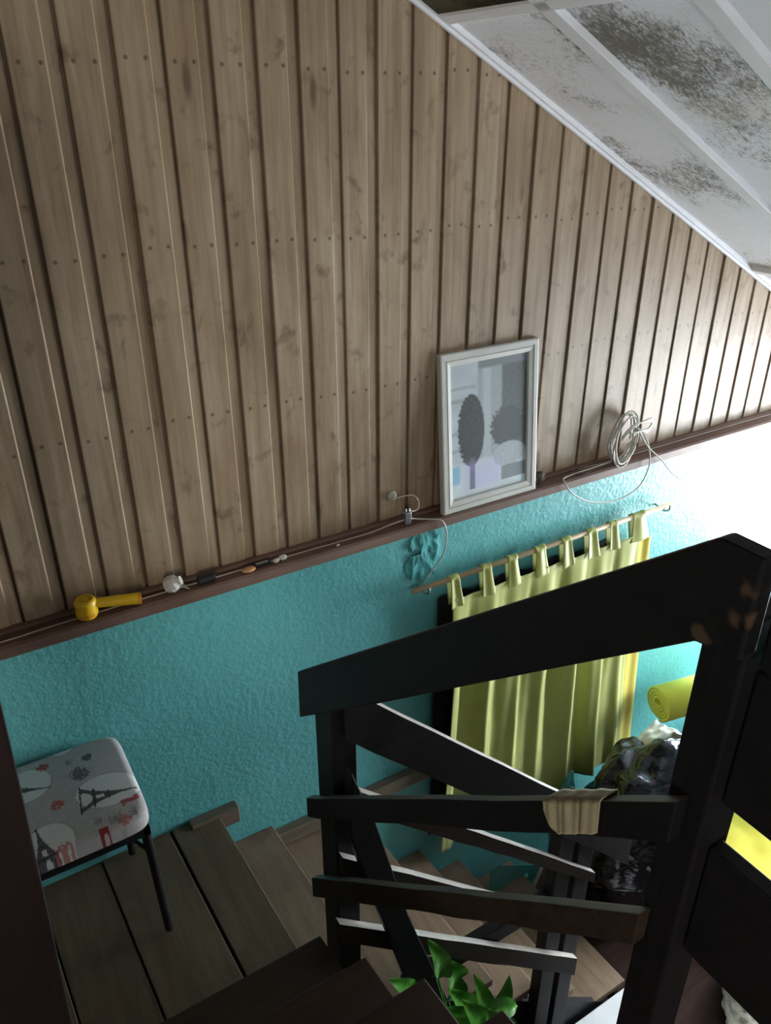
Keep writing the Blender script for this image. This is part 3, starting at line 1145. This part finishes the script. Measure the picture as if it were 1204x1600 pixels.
# coiled cable standing against the boards
bm = bmesh.new()
cc = Vector((2.045, 1.762, 0.955))
pts = []
q = random.Random(11)
for t in range(7):
    for k in range(24):
        a = 2 * PI * k / 24
        wob = 0.004 * math.sin(t * 2.3 + a * 2)
        rx, rz = 0.050 + 0.0035 * (t % 4) + wob, 0.082 + 0.003 * ((t * 2) % 5) + wob
        dx, dz = rx * math.cos(a), rz * math.sin(a)
        ca, sa = math.cos(-0.32), math.sin(-0.32)
        pts.append(cc + Vector((dx * ca - dz * sa, -0.010 * (t % 3) - 0.002 * t - dz * -0.14 + 0.003 * math.sin(a * 3 + t), dx * sa + dz * ca - 0.002)))
tube(bm, pts, 0.0033, 7)
coil = thing('coiled_cable', (2.045, 1.762, LZ), 'coiled cream cable leaning against the boards on the ledge, loose ends hanging', 'cable')
obj('coil', bm, M['cable'], coil, smooth=True)
bm = bmesh.new()
for off in (0, 0.006, 0.012):
    tube(bm, smoothpath([(2.02, 1.735, 0.955 + off), (2.055, 1.725, 0.995 + off), (2.095, 1.722, 1.012), (2.145, 1.725, 1.003 + off), (2.155, 1.728, 0.992), (2.13, 1.722, 0.980 - off), (2.09, 1.720, 0.982), (2.055, 1.722, 0.978 - off)], 6), 0.0032, 7)
obj('tie_loop', bm, M['cable'], coil, smooth=True)
bm = bmesh.new()
tube(bm, smoothpath([(1.995, 1.745, 0.878), (1.90, 1.745, 0.874), (1.833, 1.745, 0.8725), (1.765, 1.735, 0.873), (1.752, 1.712, 0.866), (1.775, 1.702, 0.830), (1.86, 1.702, 0.775), (1.96, 1.702, 0.748), (2.03, 1.702, 0.745), (2.11, 1.702, 0.772), (2.148, 1.704, 0.843), (2.136, 1.712, 0.92), (2.105, 1.722, 0.975), (2.075, 1.724, 0.993)], 8), 0.0026, 7)
obj('loose_end', bm, M['cable'], coil, smooth=True)
bm = bmesh.new()
tube(bm, smoothpath([(2.08, 1.722, 0.99), (2.13, 1.712, 0.92), (2.206, 1.702, 0.853), (2.29, 1.702, 0.775), (2.38, 1.702, 0.727), (2.50, 1.71, 0.70)], 8), 0.0026, 7)
obj('loose_end', bm, M['cable'], coil, smooth=True)

bm = bmesh.new()
tube(bm, smoothpath([(1.86, 1.765, 0.8805), (2.063, 1.763, 0.8805), (2.24, 1.764, 0.8805), (2.46, 1.765, 0.8805), (2.7, 1.765, 0.8805), (2.94, 1.764, 0.8805), (3.3, 1.765, 0.8805), (3.8, 1.765, 0.8805)], 5), 0.0022, 6)
bmesh.ops.translate(bm, verts=bm.verts, vec=(0, 0, -0.0095))
mesh_thing('thin_wire', bm, M['thin'], 'thin pale wire along the ledge from the coil to the right', 'wire')

bm = bmesh.new()
tube(bm, smoothpath([(-0.9, 1.742, 0.8708), (-0.3, 1.744, 0.8708), (0.018, 1.742, 0.8708), (0.12, 1.746, 0.8708), (0.396, 1.752, 0.8708), (0.736, 1.752, 0.8708), (0.95, 1.750, 0.8708), (1.02, 1.747, 0.873), (1.09, 1.745, 0.882), (1.135, 1.742, 0.886)], 6), 0.0021, 6)
mesh_thing('thin_wire', bm, M['thin'], 'thin pale wire along the ledge from the left edge to the small box', 'wire')
bm = bmesh.new()
tube(bm, smoothpath([(1.152, 1.742, 0.886), (1.19, 1.742, 0.8735), (1.215, 1.728, 0.872), (1.245, 1.712, 0.868), (1.262, 1.708, 0.84), (1.268, 1.710, 0.80), (1.266, 1.720, 0.739), (1.250, 1.745, 0.68), (1.238, 1.765, 0.64), (1.236, 1.79, 0.60)], 8), 0.0025, 7)
mesh_thing('hanging_cable', bm, M['cable'], 'white cord dropping over the ledge left of the framed picture', 'cord')

sp = thing('signal_splitter', (1.145, 1.742, LZ), 'small grey metal box standing on the ledge with wires', 'connector')
obj('case', boxm(1.134, 1.156, 1.737, 1.751, LZ + 0.0002, LZ + 0.040), M['steel'], sp, bevel=0.002)
for x in (1.139, 1.151):
    bm = bmesh.new()
    tube(bm, [(x, 1.744, LZ + 0.040), (x, 1.744, LZ + 0.052)], 0.003, 8)
    obj('terminal', bm, M['steel'], sp)
so = thing('cable_outlet', (1.117, 1.785, 0.95), 'round white cable outlet on the boards above the small box', 'outlet')
bm = bmesh.new()
lathe(bm, [(0.015, 0.0), (0.016, 0.004), (0.013, 0.010), (0.007, 0.014), (0.007, 0.018)], 20, Matrix.Translation((1.117, 1.789, 0.952)) @ Matrix.Rotation(PI / 2, 4, 'X'))
obj('plate', bm, M['white_plastic'], so, smooth=True)
bm = bmesh.new()
tube(bm, smoothpath([(1.117, 1.772, 0.952), (1.125, 1.768, 0.951), (1.15, 1.765, 0.952), (1.178, 1.760, 0.948), (1.192, 1.755, 0.925), (1.186, 1.750, 0.905), (1.165, 1.746, 0.905), (1.152, 1.744, 0.9125)], 6), 0.0021, 7)
obj('lead', bm, M['thin'], so, smooth=True)

# yellow plastic handle
yh = thing('yellow_plastic_handle', (0.225, 1.745, LZ), 'yellow plastic handle with a round head lying on the ledge', 'handle')
bm = bmesh.new()
lathe(bm, [(0.012, 0.0), (0.024, 0.004), (0.027, 0.014), (0.025, 0.034), (0.0265, 0.045), (0.022, 0.052), (0.017, 0.0535), (0.014, 0.050), (0.009, 0.050), (0.008, 0.0535), (0.003, 0.0545)], 28, Matrix.Translation((0.214, 1.745, LZ + 0.0005)))
obj('head', bm, M['yellow_plastic'], yh, smooth=True)
bm = bmesh.new()
A, B = Vector((0.236, 1.744, LZ + 0.034)), Vector((0.337, 1.733, LZ + 0.019))
n = 14
rings = []
pth = [A.lerp(B, t / n) for t in range(n + 1)]
bmh = bmesh.new()
tube(bmh, pth, 0.0125, 16, 0.0150)
obj('grip', bmh, M['yellow_plastic'], yh, smooth=True)
bm = bmesh.new()
d = (B - A).normalized()
tube(bm, [B - d * 0.001, B + d * 0.006], 0.0156, 16)
obj('end_cap', bm, M['orange_plastic'], yh)
bm = bmesh.new()
grid(bm, 8, 4, lambda u, v: (0.214 + 0.0272 * math.cos(-2.5 + 1.5 * u), 1.745 + 0.0272 * math.sin(-2.5 + 1.5 * u), LZ + 0.010 + 0.009 * v))
obj('scuffed_band', bm, M['orange_plastic'], yh, smooth=True)

# white two-pin plug
pg = thing('white_plug', (0.432, 1.745, LZ), 'white two-pin plug lying on the ledge right of the yellow handle', 'plug')
bm = bmesh.new()
lathe(bm, [(0.012, -0.022), (0.019, -0.018), (0.024, -0.004), (0.021, 0.008), (0.013, 0.016), (0.012, 0.024)], 9, Matrix.Translation((0.43, 1.748, LZ + 0.0235)) @ Matrix.Rotation(1.15, 4, 'Y') @ Matrix.Rotation(0.4, 4, 'X'))
obj('body', bm, M['white_plastic'], pg)
bm = bmesh.new()
for s in (-1, 1):
    p = Vector((0.447, 1.742 + s * 0.007, LZ + 0.018))
    tube(bm, [p, p + Vector((0.018, -0.006, -0.011))], 0.002, 8)
obj('pin', bm, M['steel'], pg)

bm = bmesh.new()
tube(bm, smoothpath([(0.494, 1.743, LZ + 0.0125), (0.518, 1.744, LZ + 0.0125), (0.541, 1.745, LZ + 0.0125)], 5), 0.012, 16)
mesh_thing('ferrite_sleeve', bm, M['black_rubber'], 'short black cylinder lying on the ledge wire', 'sleeve', bevel=0.002)
bm = bmesh.new()
blob(bm, (0.633, 1.737, LZ + 0.0065), (0.020, 0.012, 0.0065), 3, 0.08, 1.5, 2.0)
mesh_thing('tan_disc', bm, M['tan'], 'small flat tan oval lying on the ledge', 'disc')
lg = thing('metal_clip', (0.678, 1.75, LZ), 'small black and silver clip on the ledge right of the tan oval', 'clip')
obj('jaw', boxm(0.654, 0.702, 1.742, 1.758, LZ + 0.0005, LZ + 0.008), M['black_rubber'], lg, bevel=0.002)
obj('spring_plate', boxm(0.658, 0.694, 1.7425, 1.751, LZ + 0.0085, LZ + 0.012), M['steel'], lg, bevel=0.001)
bits = [(0.716, 1.742, 0.009, 'white shell-like bit beside the clip, the leftmost'), (0.737, 1.746, 0.011, 'white shell-like bit beside the clip, the rightmost'), (0.903, 1.733, 0.005, 'tiny white crumb lying alone in the middle of the ledge')]
for i, (x, y, r, lab) in enumerate(bits):
    bm = bmesh.new()
    blob(bm, (x, y, LZ + r * 0.75), (r, r * 0.8, r * 0.7), 2, 0.4, 2.5, i * 3.1)
    mesh_thing('white_crumb', bm, M['white_plastic'], lab, 'crumb', 'white bits on the ledge')
bm = bmesh.new()
blob(bm, (1.672, 1.760, LZ + 0.017), (0.018, 0.015, 0.019), 3, 0.5, 3.0, 6.0)
mesh_thing('mud_nest', bm, M['mud'], 'small dark lump of dried mud beside the framed picture', 'mud nest')
bm = bmesh.new()
tube(bm, smoothpath([(1.80, 1.755, 0.8712), (1.815, 1.748, 0.8712), (1.832, 1.736, 0.8712), (1.855, 1.730, 0.8712), (1.875, 1.731, 0.8712)], 5), 0.0022, 6)
mesh_thing('dark_twig', bm, M['mud'], 'bent dark twig lying on the ledge left of the coiled cable', 'twig')

# ================================================================== THINGS AT THE FOOT OF THE STAIRS
bm = bmesh.new()
blob(bm, (2.20, 1.46, -0.78), (0.34, 0.22, 0.45), 5, 0.16, 2.2, 1.0, LOW + 0.002)
mesh_thing('bin_bag', bm, M['bag'], 'bulging shiny black plastic bag beneath the rolled yellow mat', 'plastic bag')
bm = bmesh.new()
blob(bm, (3.30, 1.36, -0.90), (0.30, 0.30, 0.38), 4, 0.16, 2.2, 5.0, LOW + 0.002)
mesh_thing('bin_bag', bm, M['bag'], 'second black plastic bag, farther right behind the dark post', 'plastic bag')


def crumple(x0, x1, y0, y1, zf, amp, freq, nu=36, nv=30):
    bm = bmesh.new()
    grid(bm, nu, nv, lambda u, v: (x0 + (x1 - x0) * u, y0 + (y1 - y0) * v, zf(u, v) + amp * noise.noise(Vector((u * freq, v * freq, 3.3)))))
    return bm


bm = crumple(2.12, 2.34, 1.46, 1.60, lambda u, v: -0.320 - 0.16 * (1 - u) ** 2 - 0.03 * v, 0.022, 5)
o = solid(obj('crumpled_paper', bm, M['paper'], smooth=True), 0.002)
tag(o, 'crumpled white paper lying on top of the black bag', 'paper')

# rolled mat: spiral section extruded
bm = bmesh.new()
c0 = Vector((2.41, 1.66, -0.335))
ax = Vector((0.93, -0.20, 0.02)).normalized()
e1 = ax.cross(Vector((0, 0, 1))).normalized()
e2 = ax.cross(e1)
N = 110
pv = []
for i in range(N + 1):
    t = i / N
    a = t * 2 * PI * 4.2
    r = 0.018 + 0.062 * t
    pv.append(c0 + e1 * (r * math.cos(a)) + e2 * (r * math.sin(a) * 0.95))
A = [bm.verts.new(p) for p in pv]
B = [bm.verts.new(p + ax * 0.55) for p in pv]
for i in range(N):
    bm.faces.new((A[i], A[i + 1], B[i + 1], B[i]))
o = solid(obj('rolled_mat', bm, M['yellow_mat'], smooth=True), 0.013)
tag(o, 'rolled-up yellow mat lying on the black bags', 'mat')

# thin teal plastic bag beside the black one
bm = bmesh.new()
blob(bm, (1.925, 1.665, -0.90), (0.060, 0.035, 0.37), 4, 0.18, 3.5, 9.0, LOW + 0.002)
mesh_thing('teal_plastic_bag', bm, M['tealbag'], 'thin see-through teal plastic bag left of the black bag', 'plastic bag')

# spiral bound folder leaning on the wall by the last step
sf = thing('spiral_folder', (1.72, 1.707, -1.057), 'see-through green folder with a white spiral spine by the lowest step', 'folder')
bm = prism([(1.57, -0.90), (1.62, -0.905), (1.865, -1.06), (1.822, -1.19), (1.80, -1.19), (1.795, -1.057), (1.57, -1.057)], 'y', 1.705, 1.709)
obj('cover', bm, M['tealbag'], sf)
bm = bmesh.new()
pts = []
A, B = Vector((1.872, 1.707, -1.07)), Vector((1.825, 1.707, -1.20))
for i in range(0, 12 * 12 + 1):
    t = i / 144
    a = t * 2 * PI * 12
    pts.append(A.lerp(B, t) + Vector((0.010 * math.cos(a), 0.010 * math.sin(a), 0.003 * math.cos(a))))
tube(bm, pts, 0.0022, 5)
obj('spiral', bm, M['white_plastic'], sf, smooth=True)

# yellow cloth heaped over the second bag, seen through the level railing
bm = crumple(2.515, 2.98, 1.00, 1.44, lambda u, v: -0.992 - 0.25 * max(0, 0.06 - min(u, 1 - u)) - 0.3 * max(0, 0.08 - v), 0.02, 4.0, 44, 36)
o = solid(obj('yellow_blanket', bm, M['yellow_cloth'], smooth=True), 0.006)
tag(o, 'yellow blanket seen between the dark boards at the right edge', 'blanket')
sd = thing('low_bench', (2.70, 1.22, LOW), 'low dark bench beneath the yellow blanket', 'bench')
obj('top', boxm(2.53, 2.94, 1.03, 1.42, -1.055, -1.025), M['rail'], sd, bevel=0.003)
for x in (2.54, 2.89):
    for y in (1.04, 1.37):
        obj('leg', boxm(x, x + 0.04, y, y + 0.04, LOW, -1.056), M['rail_v'], sd, bevel=0.003)
# pale fluffy rug at the bottom right corner
bm = bmesh.new()
blob(bm, (2.44, 0.81, LOW + 0.06), (0.34, 0.20, 0.11), 5, 0.16, 2.2, 12.0, LOW + 0.001)
o = mesh_thing('fluffy_rug', bm, M['beige_fur'], 'heaped pale beige fluffy rug in the bottom right corner', 'rug')

# white low cabinet beside the foot of the stairs
wc = thing('white_cabinet', (1.75, 0.85, LOW), 'low white painted cabinet at the foot of the stairs', 'cabinet')
obj('body', boxm(1.44, 1.80, 0.78, 1.10, LOW, -1.09), M['white_paint'], wc, bevel=0.004)
obj('top', boxm(1.43, 1.81, 0.77, 1.118, -1.088, -1.068), M['white_paint'], wc, bevel=0.004)

# dark sideboard the plant stands on
ps = thing('plant_stand', (0.80, 0.90, LOW), 'black wooden stand beneath the green potted plant', 'plant stand')
obj('top', boxm(0.66, 0.98, 0.76, 1.02, -0.68, -0.655), M['rail'], ps, bevel=0.003)
for x in (0.68, 0.94):
    for y in (0.78, 0.98):
        obj('leg', boxm(x, x + 0.025, y, y + 0.025, LOW, -0.681), M['rail_v'], ps, bevel=0.002)

pl = thing('potted_plant', (0.82, 0.89, -0.655), 'green leafy potted plant under the railing at the bottom', 'plant')
bm = bmesh.new()
lathe(bm, [(0.06, 0.0), (0.085, 0.15), (0.092, 0.152), (0.092, 0.175), (0.082, 0.175), (0.08, 0.155)], 24, Matrix.Translation((0.82, 0.89, -0.6545)))
obj('pot', bm, M['pot'], pl, smooth=True)


def leaf(bm, base, tip, width, up, curl=0.15):
    base, tip, up = Vector(base), Vector(tip), Vector(up)
    ax = tip - base
    L = ax.length
    side = ax.cross(up).normalized()
    nn = side.cross(ax).normalized()
    nu, nv = 12, 6
    V = []
    for i in range(nu + 1):
        t = i / nu
        wdt = width * (math.sin(PI * t ** 0.8) ** 0.8) * 0.5 + 0.0006
        row = []
        for j in range(nv + 1):
            s = 2 * j / nv - 1
            p = base + ax * t + side * (wdt * s) + nn * (curl * L * math.sin(PI * t) * 0.8 + wdt * 0.30 * abs(s) + 0.0015 * math.sin(t * 14 + s * 3))
            row.append(bm.verts.new(p))
        V.append(row)
    for i in range(nu):
        for j in range(nv):
            bm.faces.new((V[i][j], V[i + 1][j], V[i + 1][j + 1], V[i][j + 1]))


# leaves: foot, tip, width
LV = [
      ((0.855, 0.93, -0.189), (0.812, 0.91, 0.088), 0.063),
      ((0.909, 0.95, -0.209), (0.955, 0.93, -0.062), 0.057),
      ((0.851, 0.9, -0.071), (0.945, 0.88, -0.116), 0.051),
      ((0.867, 0.97, -0.229), (0.767, 0.95, 0.012), 0.075),
      ((0.802, 0.92, -0.125), (0.72, 0.9, 0.045), 0.075),
      ((0.985, 0.99, -0.397), (0.943, 0.97, -0.209), 0.075),
      ((0.69, 0.9, 0.207), (0.646, 0.88, 0.385), 0.051),
      ((0.709, 0.93, 0.138), (0.733, 0.91, 0.221), 0.045),
      ((0.809, 0.99, -0.066), (0.774, 0.97, 0.095), 0.075),
      ((0.809, 1.0, -0.135), (0.813, 0.98, -0.002), 0.068),
      ((0.811, 0.88, -0.101), (0.738, 0.86, 0.119), 0.068),
      ((0.827, 0.86, -0.113), (0.799, 0.84, 0.062), 0.075),
      ((0.65, 0.95, 0.103), (0.58, 0.93, 0.234), 0.045),
      ((0.691, 0.98, -0.004), (0.653, 0.96, 0.127), 0.048),
      ((0.777, 0.9, -0.128), (0.716, 0.88, 0.04), 0.075),
      ((0.933, 0.92, -0.304), (0.952, 0.9, -0.203), 0.075),
]
bm = bmesh.new()
sm_ = bmesh.new()
root = Vector((0.82, 0.89, -0.50))
for (b, t_, wd) in LV:
    bb, tt = Vector(b), Vector(t_)
    leaf(bm, bb, tt, wd, (0, -0.7, 0.75))
    mid = (bb + root) / 2 + Vector((0, 0, 0.03)) * 1
    tube(sm_, smoothpath([root + (bb - root) * 0.02, mid, bb], 5), 0.003, 6, 0.0016)
obj('foliage', bm, M['leaf'], pl, smooth=True)
obj('stem', sm_, M['leaf'], pl, smooth=True)
bm = bmesh.new()
lathe(bm, [(0.078, 0.0), (0.076, 0.008)], 24, Matrix.Translation((0.82, 0.89, -0.505)))
obj('soil', bm, M['soil'], pl)
